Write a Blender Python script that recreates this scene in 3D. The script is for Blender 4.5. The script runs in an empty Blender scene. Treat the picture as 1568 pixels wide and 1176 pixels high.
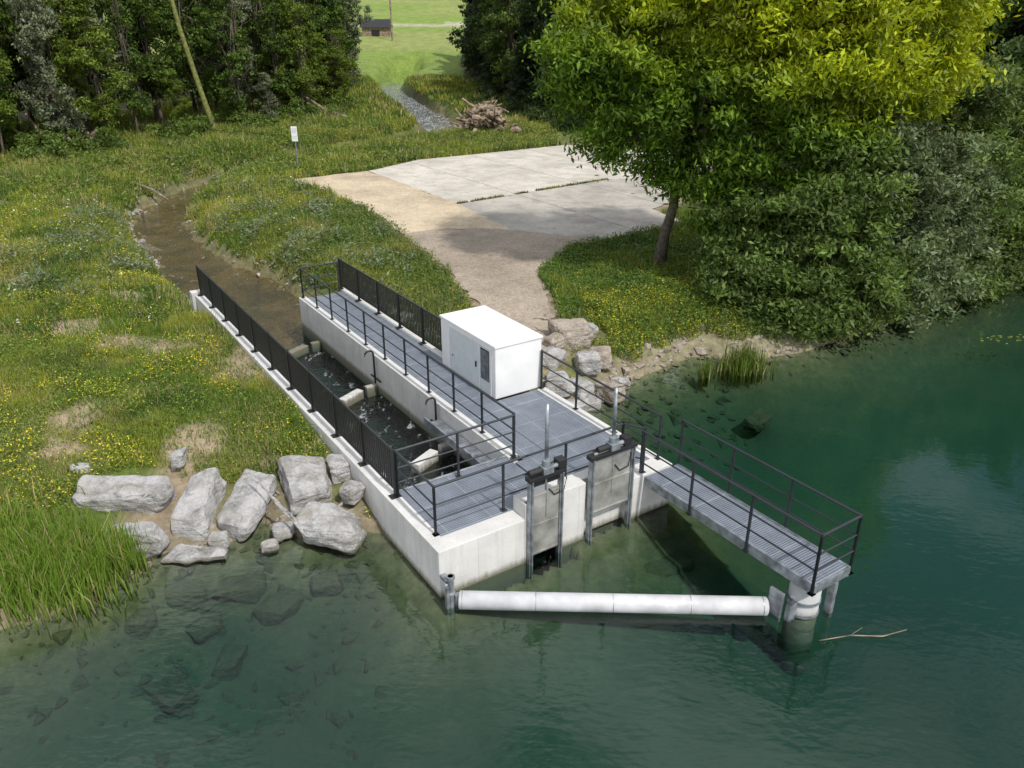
import bpy, math, random
import numpy as np
from mathutils import Vector, Matrix
random.seed(7); rng=np.random.default_rng(11)
scene=bpy.context.scene
COL=bpy.context.collection

# ------------------------------------------------------------------ frames
OX,OY=-1.4,12.4
AX=(-.5513,.8344); BX=(.8344,.5513)
ANG=math.atan2(.5513,.8344)
def L2W(a,b): return (OX+a*AX[0]+b*BX[0], OY+a*AX[1]+b*BX[1])
LOC=Matrix.Translation((OX,OY,0))@Matrix.Rotation(ANG,4,'Z')

# ------------------------------------------------------------------ materials
def newmat(name):
    m=bpy.data.materials.new(name); m.use_nodes=True
    nt=m.node_tree; nt.nodes.clear(); return m,nt
class N:
    def __init__(s,nt): s.nt=nt
    def __call__(s,typ,inp=None,**kw):
        n=s.nt.nodes.new(typ)
        for k,v in kw.items(): setattr(n,k,v)
        if inp:
            for k,v in inp.items():
                if isinstance(v,bpy.types.NodeSocket): s.nt.links.new(v,n.inputs[k])
                else: n.inputs[k].default_value=(tuple(v)+(1,) if isinstance(v,tuple) and len(v)==3 and n.inputs[k].type=='RGBA' else v)
        return n
    def mix(s,f,a,b,blend='MIX'):
        n=s.nt.nodes.new('ShaderNodeMix'); n.data_type='RGBA'; n.blend_type=blend
        for i,v in ((0,f),(6,a),(7,b)):
            if isinstance(v,bpy.types.NodeSocket): s.nt.links.new(v,n.inputs[i])
            else: n.inputs[i].default_value=v if i==0 else (tuple(v)+(1,) if len(v)==3 else v)
        return n.outputs[2]
    def math(s,op,a,b=0.0,clamp=False):
        n=s.nt.nodes.new('ShaderNodeMath'); n.operation=op; n.use_clamp=clamp
        for i,v in ((0,a),(1,b)):
            if isinstance(v,bpy.types.NodeSocket): s.nt.links.new(v,n.inputs[i])
            else: n.inputs[i].default_value=v
        return n.outputs[0]
    def noise(s,vec,scale,detail=4,rough=.55,out='Fac'):
        n=s('ShaderNodeTexNoise',{'Scale':scale,'Detail':detail,'Roughness':rough})
        if vec is not None: s.nt.links.new(vec,n.inputs['Vector'])
        return n.outputs[out]
    def ramp(s,f,stops):
        n=s.nt.nodes.new('ShaderNodeValToRGB'); s.nt.links.new(f,n.inputs[0])
        e=n.color_ramp.elements
        while len(e)<len(stops): e.new(.5)
        for i,(p,c) in enumerate(stops):
            e[i].position=p; e[i].color=(c,c,c,1) if isinstance(c,(int,float)) else tuple(c)+(1,)
        return n.outputs[0]
    def out(s,sh): 
        o=s.nt.nodes.new('ShaderNodeOutputMaterial'); s.nt.links.new(sh,o.inputs[0])
    def bump(s,h,strength,dist=.02):
        return s('ShaderNodeBump',{'Strength':strength,'Distance':dist,'Height':h}).outputs[0]

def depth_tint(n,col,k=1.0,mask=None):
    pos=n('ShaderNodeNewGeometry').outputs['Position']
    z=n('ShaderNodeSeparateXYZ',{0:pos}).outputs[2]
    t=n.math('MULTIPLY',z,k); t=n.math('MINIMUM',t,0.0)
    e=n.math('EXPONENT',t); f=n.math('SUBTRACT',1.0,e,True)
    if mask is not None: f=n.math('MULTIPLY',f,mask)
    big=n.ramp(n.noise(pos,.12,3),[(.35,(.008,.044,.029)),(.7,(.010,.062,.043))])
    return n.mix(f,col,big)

def simple(name,col,rough=.6,metal=0,var=.15,scale=6,bump=.1,spec=.5):
    m,nt=newmat(name); n=N(nt)
    tc=n('ShaderNodeTexCoord').outputs['Object']
    f=n.noise(tc,scale,4)
    f2=n.ramp(f,[(.3,1-var*2),(.7,1+var*0.5)])
    c=n.mix(1.0,col,f2,'MULTIPLY')
    b=n('ShaderNodeBsdfPrincipled',{'Base Color':c,'Roughness':rough,'Metallic':metal,'Specular IOR Level':spec,'Normal':n.bump(n.noise(tc,scale*8,3),bump)})
    n.out(b.outputs[0]); return m

def concrete(name,col=(.62,.61,.58)):
    m,nt=newmat(name); n=N(nt)
    tc=n('ShaderNodeTexCoord').outputs['Object']
    big=n.noise(tc,1.3,6,.65)
    fine=n.noise(tc,22,4,.6)
    c=n.mix(1,col,n.ramp(big,[(.3,.82),(.65,1.04)]),'MULTIPLY')
    c=n.mix(.5,c,n.ramp(fine,[(.3,.84),(.7,1.06)]),'MULTIPLY')
    mp=n('ShaderNodeMapping',{0:tc,3:(4,4,.3)}).outputs[0]
    st=n.noise(mp,1.6,5,.6)
    geo=n('ShaderNodeNewGeometry'); nz=n('ShaderNodeSeparateXYZ',{0:geo.outputs['Normal']}).outputs[2]
    side=n.math('SUBTRACT',1.0,n.math('ABSOLUTE',nz),True)
    sf=n.math('MULTIPLY',n.ramp(st,[(.48,0.0),(.78,.5)]),side)
    c=n.mix(sf,c,(.38,.37,.33))
    sx=n('ShaderNodeSeparateXYZ',{0:tc})
    def line(v,per,w):
        fr=n.math('FRACT',n.math('DIVIDE',v,per)); d=n.math('ABSOLUTE',n.math('SUBTRACT',fr,.5))
        return n.math('GREATER_THAN',d,.5-w/per)
    l=n.math('MAXIMUM',line(n.math('ADD',sx.outputs[0],10.37),1.25,.006),line(n.math('ADD',sx.outputs[1],10.41),1.25,.006))
    l=n.math('MULTIPLY',l,side)
    c=n.mix(n.math('MULTIPLY',l,.5),c,(.3,.3,.27))
    z=n('ShaderNodeSeparateXYZ',{0:geo.outputs['Position']}).outputs[2]
    zz=n.math('ADD',z,n.math('MULTIPLY',n.math('SUBTRACT',n.noise(mp,2.5,4),.5),.2))
    wet=n('ShaderNodeMapRange',{0:zz,1:.18,2:.03,3:0.0,4:.85}).outputs[0]
    c=n.mix(wet,c,(.12,.11,.06))
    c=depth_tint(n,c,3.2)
    b=n('ShaderNodeBsdfPrincipled',{'Base Color':c,'Roughness':.85,'Specular IOR Level':.3,'Normal':n.bump(n.noise(tc,30,5),.25,.01)})
    n.out(b.outputs[0]); return m

def grating():
    m,nt=newmat('steel_grating'); n=N(nt)
    tc=n('ShaderNodeTexCoord').outputs['Object']
    sx=n('ShaderNodeSeparateXYZ',{0:tc})
    def bars(v,per,w):
        fr=n.math('FRACT',n.math('DIVIDE',n.math('ADD',v,50.0),per)); d=n.math('ABSOLUTE',n.math('SUBTRACT',fr,.5))
        return n.math('LESS_THAN',d,w/per)
    g=n.math('MAXIMUM',bars(sx.outputs[1],.055,.011),bars(sx.outputs[0],.033,.005))
    j=n.math('MAXIMUM',bars(sx.outputs[1],1.0,.012),bars(sx.outputs[0],1.02,.008))
    c=n.mix(g,(.075,.09,.12),(.27,.30,.345))
    c=n.mix(n.math('MULTIPLY',j,.6),c,(.42,.45,.48))
    c=n.mix(1,c,n.ramp(n.noise(tc,3,4),[(.3,.8),(.7,1.1)]),'MULTIPLY')
    b=n('ShaderNodeBsdfPrincipled',{'Base Color':c,'Roughness':.5,'Metallic':.25,'Normal':n.bump(g,.3,.02)})
    n.out(b.outputs[0]); return m

def rockmat(name,col=(.42,.41,.39),dark=(.2,.19,.17),k=2.4):
    m,nt=newmat(name); n=N(nt)
    geo=n('ShaderNodeNewGeometry'); P=geo.outputs['Position']
    f=n.noise(P,2.6,7,.7)
    c=n.mix(n.ramp(f,[(.38,0.0),(.56,1.0)]),dark,col)
    f2=n.noise(P,14,5,.7)
    c=n.mix(n.ramp(f2,[(.5,0.0),(.75,.5)]),c,tuple(min(1,x*1.25) for x in col))
    mp=n('ShaderNodeMapping',{0:P,2:(.5,.9,.7),3:(1,1,7)}).outputs[0]
    f3=n.noise(mp,1.6,6,.65)
    c=n.mix(n.ramp(f3,[(.5,0.0),(.68,.45)]),c,(.33,.28,.2))
    c=n.mix(n.ramp(f3,[(.32,.6),(.45,0.0)]),c,tuple(x*.45 for x in dark))
    z=n('ShaderNodeSeparateXYZ',{0:P}).outputs[2]
    if k>1:
        wet=n('ShaderNodeMapRange',{0:z,1:.12,2:.0,3:0.0,4:.7}).outputs[0]
        c=n.mix(wet,c,(.14,.12,.06))
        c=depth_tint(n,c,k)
    hb=n.math('ADD',n.noise(P,4,7,.72),n.math('ADD',n.math('MULTIPLY',f2,.3),n.math('MULTIPLY',f3,.6)))
    b=n('ShaderNodeBsdfPrincipled',{'Base Color':c,'Roughness':.88,'Specular IOR Level':.25,'Normal':n.bump(hb,1.0,.14)})
    n.out(b.outputs[0]); return m

def leafmat(name,trans=.35,rough=.55):
    m,nt=newmat(name); n=N(nt)
    a=n('ShaderNodeAttribute',attribute_name='Col')
    b=n('ShaderNodeBsdfPrincipled',{'Base Color':a.outputs[0],'Roughness':rough,'Specular IOR Level':.3})
    tcol=n.mix(1,a.outputs[0],(1.25,1.15,.5),'MULTIPLY')
    t=n('ShaderNodeBsdfTranslucent',{0:tcol})
    mx=n('ShaderNodeMixShader',{0:trans,1:b.outputs[0],2:t.outputs[0]})
    n.out(mx.outputs[0]); return m

def ground_mat():
    m,nt=newmat('terrain_ground'); n=N(nt)
    at=n('ShaderNodeAttribute',attribute_name='Col'); a=at.outputs[0]; lakemask=at.outputs['Alpha']
    pos=n('ShaderNodeNewGeometry').outputs['Position']
    f=n.noise(pos,3.5,6,.7); f2=n.noise(pos,.5,4,.6)
    c=n.mix(1,a,n.ramp(f,[(.3,.6),(.5,.95),(.72,1.4)]),'MULTIPLY')
    c=n.mix(1,c,n.ramp(f2,[(.3,.8),(.7,1.2)]),'MULTIPLY')
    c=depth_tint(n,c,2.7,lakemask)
    b=n('ShaderNodeBsdfPrincipled',{'Base Color':c,'Roughness':.95,'Specular IOR Level':.15,'Normal':n.bump(n.noise(pos,9,6,.75),.7,.08)})
    n.out(b.outputs[0]); return m

def gravel(name,c0,c1,scale=26,patch=(1,.85)):
    m,nt=newmat(name); n=N(nt)
    pos=n('ShaderNodeNewGeometry').outputs['Position']
    v=n('ShaderNodeTexVoronoi',{'Vector':pos,'Scale':scale})
    g=n('ShaderNodeSeparateColor',{0:v.outputs['Color']}).outputs[0]
    c=n.mix(g,c0,c1)
    c=n.mix(1,c,n.ramp(n.noise(pos,.45,6,.65),[(.32,patch[1]*.82),(.6,patch[0]*1.05)]),'MULTIPLY')
    c=n.mix(1,c,n.ramp(n.noise(pos,6,6,.7),[(.3,.75),(.65,1.1)]),'MULTIPLY')
    b=n('ShaderNodeBsdfPrincipled',{'Base Color':c,'Roughness':.95,'Specular IOR Level':.2,'Normal':n.bump(v.outputs['Distance'],.5,.03)})
    n.out(b.outputs[0]); return m

def slabmat(name,col):
    m,nt=newmat(name); n=N(nt)
    pos=n('ShaderNodeNewGeometry').outputs['Position']
    c=n.mix(1,col,n.ramp(n.noise(pos,.35,8,.7),[(.3,.66),(.55,1.0),(.7,1.12)]),'MULTIPLY')
    c=n.mix(n.ramp(n.noise(pos,1.1,6,.72),[(.48,0.0),(.64,.65)]),c,tuple(x*.6 for x in col))
    c=n.mix(1,c,n.ramp(n.noise(pos,9,6,.7),[(.3,.82),(.7,1.08)]),'MULTIPLY')
    mp=n('ShaderNodeMapping',{0:pos,2:(0,0,-.58)}).outputs[0]
    s=n('ShaderNodeSeparateXYZ',{0:mp})
    wob=n.math('MULTIPLY',n.noise(pos,1.5,4),.25)
    fr=n.math('FRACT',n.math('DIVIDE',n.math('ADD',n.math('ADD',s.outputs[0],wob),60.),5.2)); d=n.math('LESS_THAN',n.math('ABSOLUTE',n.math('SUBTRACT',fr,.5)),.008)
    c=n.mix(n.math('MULTIPLY',d,.6),c,(.12,.12,.08))
    b=n('ShaderNodeBsdfPrincipled',{'Base Color':c,'Roughness':.9,'Specular IOR Level':.25,'Normal':n.bump(n.noise(pos,12,6),.25,.03)})
    n.out(b.outputs[0]); return m

def watermat(name,tint=(.80,.92,.86),bump=.12,scale=1.2,foam=0.0,rough=.03,stretch=(1.4,.6,1),ior=1.36):
    m,nt=newmat(name); n=N(nt)
    pos=n('ShaderNodeNewGeometry').outputs['Position']
    mp=n('ShaderNodeMapping',{0:pos,2:(0,0,.5),3:(1,1.8,1)}).outputs[0]
    h=n.math('ADD',n.noise(mp,scale,3,.5),n.math('MULTIPLY',n.noise(mp,scale*4,3,.5),.25))
    calm=n.ramp(n.noise(pos,.09,3),[(.35,.25),(.65,1.0)])
    h=n.math('MULTIPLY',h,calm)
    nb=n.bump(h,bump,.1)
    fr=n('ShaderNodeFresnel',{'IOR':ior,'Normal':nb}).outputs[0]
    tr=n('ShaderNodeBsdfTransparent',{0:tuple(tint)+(1,)})
    gl=n('ShaderNodeBsdfGlossy',{'Color':(1,1,1,1),'Roughness':rough,'Normal':nb})
    mx=n('ShaderNodeMixShader',{0:fr,1:tr.outputs[0],2:gl.outputs[0]}).outputs[0]
    if foam>0:
        mp2=n('ShaderNodeMapping',{0:pos,2:(0,0,.3),3:stretch}).outputs[0]
        ff=n.ramp(n.noise(mp2,2.6,8,.72),[(.62-foam*.25,0.0),(.8-foam*.25,.85)])
        d=n('ShaderNodeBsdfPrincipled',{'Base Color':(.66,.71,.74,1),'Roughness':.5})
        mx=n('ShaderNodeMixShader',{0:ff,1:mx,2:d.outputs[0]}).outputs[0]
    n.out(mx); return m

M_con=concrete('concrete_new'); M_conb=simple('cabinet_concrete',(.72,.72,.71),.7,0,.05,1.5,.06,.3)
M_grat=grating(); M_rail=simple('railing_paint',(.035,.04,.045),.45,.3,.1,5,.03)
M_fence=simple('fence_paint',(.022,.022,.022),.55,.1,.1,5,.03)
M_galv=simple('galvanised_steel',(.36,.39,.42),.45,.6,.3,5,.08)
M_steel=simple('stainless_steel',(.52,.51,.47),.4,.55,.25,2.5,.05)
M_pipe=simple('boom_pipe_paint',(.55,.55,.56),.5,0,.16,2,.03)
M_dark=simple('dark_rubber',(.015,.015,.016),.5,0,.1,5,.03)
M_door=simple('door_paint',(.58,.62,.63),.5,.1,.05,4,.03)
M_rock=rockmat('limestone',(.52,.51,.50),(.28,.27,.25)); M_rockw=rockmat('limestone_warm',(.46,.40,.34),(.25,.21,.16))
M_rockS=rockmat('brook_stone',(.46,.43,.38),(.24,.21,.17),0)
M_subrock=rockmat('river_rock',(.24,.23,.14),(.11,.11,.055),2.7)
M_leaf=leafmat('foliage_leaf'); M_grass=leafmat('grass_blade',.3,.6)
M_bark=simple('bark',(.15,.125,.095),.9,0,.3,7,.8,.2); M_moss=simple('mossy_bark',(.22,.23,.07),.9,0,.3,4,.6,.2)
M_wood=simple('dead_wood',(.34,.26,.19),.9,0,.4,3,.6,.2)
M_ground=ground_mat()
M_white=simple('white_enamel',(.75,.75,.75),.4,0,.05,4,.02)

# ------------------------------------------------------------------ mesh tools
class MB:
    def __init__(s): s.v=[]; s.f=[]
    def box(s,x0,x1,y0,y1,z0,z1):
        i=len(s.v); s.v+= [(x,y,z) for z in (z0,z1) for (x,y) in ((x0,y0),(x1,y0),(x1,y1),(x0,y1))]
        s.f+=[(i,i+3,i+2,i+1),(i+4,i+5,i+6,i+7),(i,i+1,i+5,i+4),(i+1,i+2,i+6,i+5),(i+2,i+3,i+7,i+6),(i+3,i,i+4,i+7)]; return s
    def path(s,pts,rad,n=8):
        pts=[Vector(p) for p in pts]
        if not hasattr(rad,'__len__'): rad=[rad]*len(pts)
        base=len(s.v); up=Vector((0,0,1))
        for k,p in enumerate(pts):
            d=(pts[min(k+1,len(pts)-1)]-pts[max(k-1,0)]).normalized()
            r=Vector((1,0,0)) if abs(d.z)>.95 else up
            u=d.cross(r).normalized(); w=d.cross(u).normalized()
            for j in range(n):
                t=2*math.pi*(j+.5)/n; s.v.append(tuple(p+(u*math.cos(t)+w*math.sin(t))*rad[k]))
        for k in range(len(pts)-1):
            for j in range(n):
                a=base+k*n+j; b=base+k*n+(j+1)%n; s.f.append((a,b,b+n,a+n))
        s.f.append(tuple(base+j for j in range(n))[::-1]); e=base+(len(pts)-1)*n; s.f.append(tuple(e+j for j in range(n)))
        return s
    def tube(s,p0,p1,r,n=8,r2=None): return s.path([p0,p1],[r,r if r2 is None else r2],n)
    def poly(s,pts):
        A_=sum(a[0]*b[1]-b[0]*a[1] for a,b in zip(pts,list(pts[1:])+[pts[0]]))
        if A_<0: pts=list(pts)[::-1]
        i=len(s.v); s.v+=[tuple(p) for p in pts]; s.f.append(tuple(range(i,i+len(pts)))); return s
    def obj(s,name,mat,parent=None,local=False,bevel=0,smooth=False):
        me=bpy.data.meshes.new(name); me.from_pydata(s.v,[],s.f); me.update()
        o=bpy.data.objects.new(name,me); COL.objects.link(o); me.materials.append(mat)
        if parent is not None: o.parent=parent
        elif local: o.matrix_world=LOC
        if bevel:
            b=o.modifiers.new('bevel','BEVEL'); b.width=bevel; b.segments=2; b.limit_method='ANGLE'
        if smooth: me.polygons.foreach_set('use_smooth',[True]*len(me.polygons))
        return o
def empty(name,local=True):
    e=bpy.data.objects.new(name,None); COL.objects.link(e)
    if local: e.matrix_world=LOC
    return e

def np_mesh(name,V,nper,C,mat,parent=None,F=None):
    me=bpy.data.meshes.new(name); nv=len(V)
    if F is None:
        nf=nv//nper; idx=np.arange(nv,dtype=np.int32)
    else: nf=len(F); idx=F.astype(np.int32).ravel()
    me.vertices.add(nv); me.vertices.foreach_set('co',V.astype(np.float32).ravel())
    me.loops.add(len(idx)); me.loops.foreach_set('vertex_index',idx)
    me.polygons.add(nf); me.polygons.foreach_set('loop_start',np.arange(0,nf*nper,nper,dtype=np.int32))
    me.update(calc_edges=True)
    at=me.color_attributes.new('Col','FLOAT_COLOR','POINT')
    c4=np.ones((nv,4),np.float32); c4[:,:C.shape[1]]=C; at.data.foreach_set('color',c4.ravel())
    me.materials.append(mat)
    o=bpy.data.objects.new(name,me); COL.objects.link(o)
    if parent is not None: o.parent=parent
    return o

def vnoise(x,y,sc,seed=0):
    x=x*sc+seed*17.3; y=y*sc+seed*7.9
    xi=np.floor(x); yi=np.floor(y); fx=x-xi; fy=y-yi
    fx=fx*fx*(3-2*fx); fy=fy*fy*(3-2*fy)
    def h(a,b):
        v=np.sin(a*127.1+b*311.7+seed*3.1)*43758.5453; return v-np.floor(v)
    return (h(xi,yi)*(1-fx)+h(xi+1,yi)*fx)*(1-fy)+(h(xi,yi+1)*(1-fx)+h(xi+1,yi+1)*fx)*fy
def fbm(x,y,sc,seed=0,o=3):
    r=0;a=.5;t=0
    for i in range(o): r=r+a*vnoise(x,y,sc*2**i,seed+i); t+=a; a*=.5
    return r/t

# ------------------------------------------------------------------ terrain
def sdf(px,py,poly):
    P=np.array(poly,float); n=len(P); d=np.full(px.shape,1e9); ins=np.zeros(px.shape,bool)
    for i in range(n):
        ax,ay=P[i]; bx,by=P[(i+1)%n]
        ex,ey=bx-ax,by-ay; wx=px-ax; wy=py-ay
        t=np.clip((wx*ex+wy*ey)/(ex*ex+ey*ey),0,1)
        d=np.minimum(d,(wx-t*ex)**2+(wy-t*ey)**2)
        c=((ay>py)!=(by>py))
        if by!=ay: ins^= c&(px<(bx-ax)*(py-ay)/(by-ay)+ax)
    d=np.sqrt(d); return np.where(ins,d,-d)
shoreL=[(-400,-20),(-60,-6),(-30,4),(-14,9.6),(-9.5,11.5),(-8.9,11.8),(-8.4,12.2),(-7.6,13.1),(-7.5,13.8),(-6.1,14.2),(-5.7,15.0),(-4.6,14.4),(-4.0,14.7),L2W(2.6,-.02)]
shoreR=[L2W(4.2,6.1),(3.0,21.9),(4.2,23.1),(6.1,24.7),(8.0,24.4),(9.8,25.0),(12.2,26.6),(15.5,28.9),(17.5,30.4),(22,33),(32,38),(60,46),(400,60)]
LAND=shoreL+[L2W(.15,.15),L2W(.15,5.9)]+shoreR+[(400,900),(-400,900)]
STREAM=[L2W(18.3,.3),(-12.8,30.4),(-15.1,33.5),(-18.9,39.8),(-21.8,44.7),(-22.9,49.5),(-22.9,55.5),(-21.2,60.3),(-18,66),(-13,72),(-9.3,80),(-9.0,87),(-12,99),(-15.6,112),(-18.5,125),(-24,150),(-24,164),(-20,170),
        (-17.5,164),(-20,150),(-14.2,125),(-11,112),(-7.2,99),(-3.8,89),(-4.4,80),(-11.5,71),(-17.3,65),(-19.5,59.2),(-20.4,52.7),(-19.1,46.3),(-16.9,41.8),(-13.0,36.7),(-10.6,34.5),(-8.4,31.2),L2W(16.4,3.1)]
PLAT=[(-14,51.1),(-9.6,54.2),(-6.8,58.8),(4.3,66.3),(14,62),(13,50),(7.5,42.5),(8.6,39.2),(2.8,35),(1.0,31.2),(1.5,25.9),(1.7,23.6),(.5,21.3),(-1.4,23.6),(-1.3,26.9),(-2.4,30.5),(-5.0,36.6),(-7.9,42.8)]
def sstep(a,b,x): t=np.clip((x-a)/(b-a),0,1); return t*t*(3-2*t)
def streamz(y): return -.38-.004*np.clip(y-30,0,200)
def fields(x,y):
    ds=-sdf(x,y,STREAM); w=(fbm(x,y,.9,31)-.5)*.9*sstep(31,34,y)
    return sdf(x,y,LAND),ds+w,sdf(x,y,PLAT)
def height(x,y,F=None):
    dl,ds,dp=F if F is not None else fields(x,y)
    L=1.0+.30*(fbm(x,y,.25,1)-.5)+.16*(fbm(x,y,1.1,4)-.5)
    L=L+np.clip(-x-14,0,60)*.012+np.maximum(0,y-150)*.13
    L=L+.9*sstep(8,16,x)*sstep(30,40,y)
    fall=np.where(x<-3,1.75,1.1)
    zl=np.where(dl>0,L*(1-np.exp(-np.maximum(dl,0)/fall)),-3.2*(1-np.exp(np.minimum(dl,0)*.13)))
    zs0=streamz(y)
    zs=np.where(ds>0,zs0+(L-zs0)*(1-np.exp(-np.maximum(ds,0)/.85)),zs0-.25*(1-np.exp(np.minimum(ds,0)/.5)))
    z=np.minimum(zl,zs)
    k=sstep(-1.2,.15,dp); z=z*(1-k)+1.07*k
    dx=x-OX; dy=y-OY; a=dx*AX[0]+dy*AX[1]; b=dx*BX[0]+dy*BX[1]
    foot=(a>.1)&(a<16.6)&(b>.1)&(b<4.85); z=np.where(foot,np.minimum(z,.75),z)
    foot=(a>.1)&(a<5.2)&(b>.1)&(b<6.0); z=np.where(foot,np.minimum(z,-.5),z)
    foot=(a>5.0)&(a<8.1)&(b>4.3)&(b<6.0); z=np.where(foot,np.minimum(z,.9),z)
    wall=(a>3)&(a<18.4)&(b<.12)&(b>-1.0); z=np.where(wall,np.minimum(z,.93),z)
    ch=(a>-.2)&(a<18.9)&(b>.15)&(b<3.2); z=np.where(ch,np.minimum(z,-.9),z)
    return z
def axis(segs):
    out=[segs[0][0]]
    for a,b,st in segs:
        n=max(1,int(round((b-a)/st))); out+=list(np.linspace(a,b,n+1)[1:])
    return np.array(out)
gx=axis([(-400,-80,20),(-80,-32,2),(-32,-13,.4),(-13,6,.13),(6,26,.45),(26,60,2),(60,400,20)])
gy=axis([(-60,6,3),(6,11,.4),(11,32,.13),(32,70,.4),(70,130,1),(130,300,4),(300,700,25)])
X,Y=np.meshgrid(gx,gy); x=X.ravel(); y=Y.ravel()
F=fields(x,y); Z=height(x,y,F); dl,ds,dp=F
nx,ny=len(gx),len(gy)
i=np.arange((nx-1)*(ny-1)); r=i//(nx-1); c=i%(nx-1); q=r*nx+c
FQ=np.stack([q,q+1,q+nx+1,q+nx],1)
def colmix(c,k,new): k=k[:,None]; return c*(1-k)+np.array(new)*k
C=np.tile(np.array([.10,.14,.03]),(len(x),1))
C=colmix(C,sstep(.45,.6,fbm(x,y,.7,14))*.6,(.20,.17,.09))
def bare(x,y):
    n=fbm(x,y,.6,9,4)
    dx=x-OX; dy=y-OY; a=dx*AX[0]+dy*AX[1]; b=dx*BX[0]+dy*BX[1]
    m=sstep(.50,.72,n)*((b<0)&(a<26))*np.exp(-np.maximum(0,-b-6)/3.5)
    return m
BR=bare(x,y)
C=colmix(C,BR*.8,(.38,.29,.21))
C=colmix(C,sstep(1.2,.4,dl)*(dl>-.5)*.7,(.27,.22,.16))
C=colmix(C,sstep(0,-.8,dl),(.22,.19,.10))
C=colmix(C,sstep(.6,.2,ds)*.8*(.4+.6*vnoise(x,y,.8,5)),(.20,.165,.11))
C=colmix(C,sstep(.1,-.3,ds),(.17,.125,.055))
C=colmix(C,sstep(.0,-.5,ds)*sstep(.45,.7,vnoise(x,y,1.1,6)),(.09,.075,.035))
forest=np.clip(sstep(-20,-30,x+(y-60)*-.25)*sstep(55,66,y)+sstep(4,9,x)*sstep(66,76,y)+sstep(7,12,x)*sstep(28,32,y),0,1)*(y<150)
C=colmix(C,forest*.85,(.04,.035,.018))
C=colmix(C,sstep(135,155,y),(.18,.25,.055))
C=colmix(C,sstep(.5,.8,vnoise(x*.15,y,.12,7))*sstep(155,165,y)*.6,(.26,.27,.10))
C=colmix(C,(np.abs(y-215-.15*x)<2.5)*.8,(.42,.38,.28))
C=colmix(C,(np.abs(y-262+.1*x)<2.0)*.5,(.10,.15,.04))
C=colmix(C,sstep(-.9,-.1,dp),(.28,.23,.16))
C4=np.concatenate([C,((ds>.3)|(dl<.3)).astype(float)[:,None]],1)
terr=np_mesh('terrain_ground',np.stack([x,y,Z],1),4,C4,M_ground,F=FQ)
terr.data.polygons.foreach_set('use_smooth',[True]*len(terr.data.polygons))

# water
lake=[(-400,-19),(-60,-5),(-30,5),(-14,10.6),(-9.9,12.6),(-8.6,13.4),(-8.3,14.6),(-6.4,15.2),(-5.9,16.0),(-4.6,15.2),(-4.2,15.6),L2W(4.2,.14),L2W(.16,.14),L2W(.16,5.9),L2W(4.9,5.9),(2.3,22.6),(3.7,24.0),(5.8,25.7),(8.0,25.5),(9.3,26.1),(11.6,27.6),(14.9,29.9),(17.0,31.4),(21.5,34),(31.5,39),(60,47.5),(400,62),(400,-60),(-400,-60)]
MB().poly([(p[0],p[1],0) for p in lake]).obj('lake_water',watermat('lake_water',(.77,.90,.84),.15,1.1,ior=1.42))
M_str=watermat('stream_water',(.80,.78,.66),.6,4.0,.03,.05)
M_rap=watermat('rapids_water',(.6,.62,.55),.9,5.0,.42,.08,(1.6,.35,1))
sw=empty('stream_water',False)
mb=MB(); lv=[(0.1,4.7,0.0),(4.7,9.4,-.12),(9.4,14.1,-.24)]
for a0,a1,z in lv: mb.box(.29,3.12,a0,a1,z-.9,z)
o=mb.obj('channel_pools',watermat('channel_water',(.45,.52,.48),1.2,3.0,.20,.06)); o.matrix_world=LOC; o.parent=sw
pts=[L2W(14.1,3.12),L2W(14.1,.29),L2W(18.5,.0)]+[(-13.4,30.2),(-16,33.2),(-20,39.5),(-23,44.5),(-24.2,49.5),(-24.1,56),(-22,62.2),(-18.5,67)]
pts2=[(-15.5,64),(-17.6,59),(-18.5,52.7),(-17.2,46.1),(-15.2,41.3),(-11.6,36.2),(-9.2,34.2),(-7.4,31),L2W(16.5,3.7)]
MB().poly([(p[0],p[1],streamz(p[1])+.02) for p in pts+pts2]).obj('brook',M_str,sw)
far=[(-18.5,67,-15.5,64),(-13.5,73,-10.5,70),(-10.2,80,-3.4,80),(-10.4,87,-2.7,89),(-13.6,99,-5.8,99),(-17.2,112,-9.4,112),(-20.2,125,-12.6,125),(-25.6,150,-18.4,150),(-25.6,164,-16.4,164)]
mb=MB()
for p,qq in zip(far[:-1],far[1:]):
    mb.poly([(p[0],p[1],streamz(p[1])+.06),(p[2],p[3],streamz(p[3])+.06),(qq[2],qq[3],streamz(qq[3])+.06),(qq[0],qq[1],streamz(qq[1])+.06)])
mb.obj('rapids',M_rap,sw)

# ------------------------------------------------------------------ yard paving
def jitter(poly,amp,step=.5,seed=1):
    R=random.Random(seed); out=[]
    for (x0,y0),(x1,y1) in zip(poly,poly[1:]+poly[:1]):
        d=math.hypot(x1-x0,y1-y0); n=max(1,int(d/step)); nxx,nyy=-(y1-y0)/d,(x1-x0)/d
        for k in range(n):
            t=k/n; j=R.uniform(-amp,amp); out.append((x0+(x1-x0)*t+nxx*j,y0+(y1-y0)*t+nyy*j))
    return out
def sheet(name,poly,z,mat,amp=.12,seed=1): MB().poly([(a,b,z) for a,b in jitter(poly,amp,.45,seed)]).obj(name,mat)
sheet('concrete_yard',[(-9.6,54.2),(-6.8,58.8),(4.3,66.3),(14,62),(13.5,53),(6.0,51.1),(-3.0,43.8)],1.10,slabmat('yard_concrete_light',(.57,.53,.46)),.03,2)
sheet('concrete_yard',[(-3.05,43.7),(5.95,51.0),(13.5,52.9),(13,50),(7.5,42.5),(8.6,39.2),(2.8,35.0),(-.6,37.6)],1.10,slabmat('yard_concrete_grey',(.44,.41,.36)),.03,3)
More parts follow.
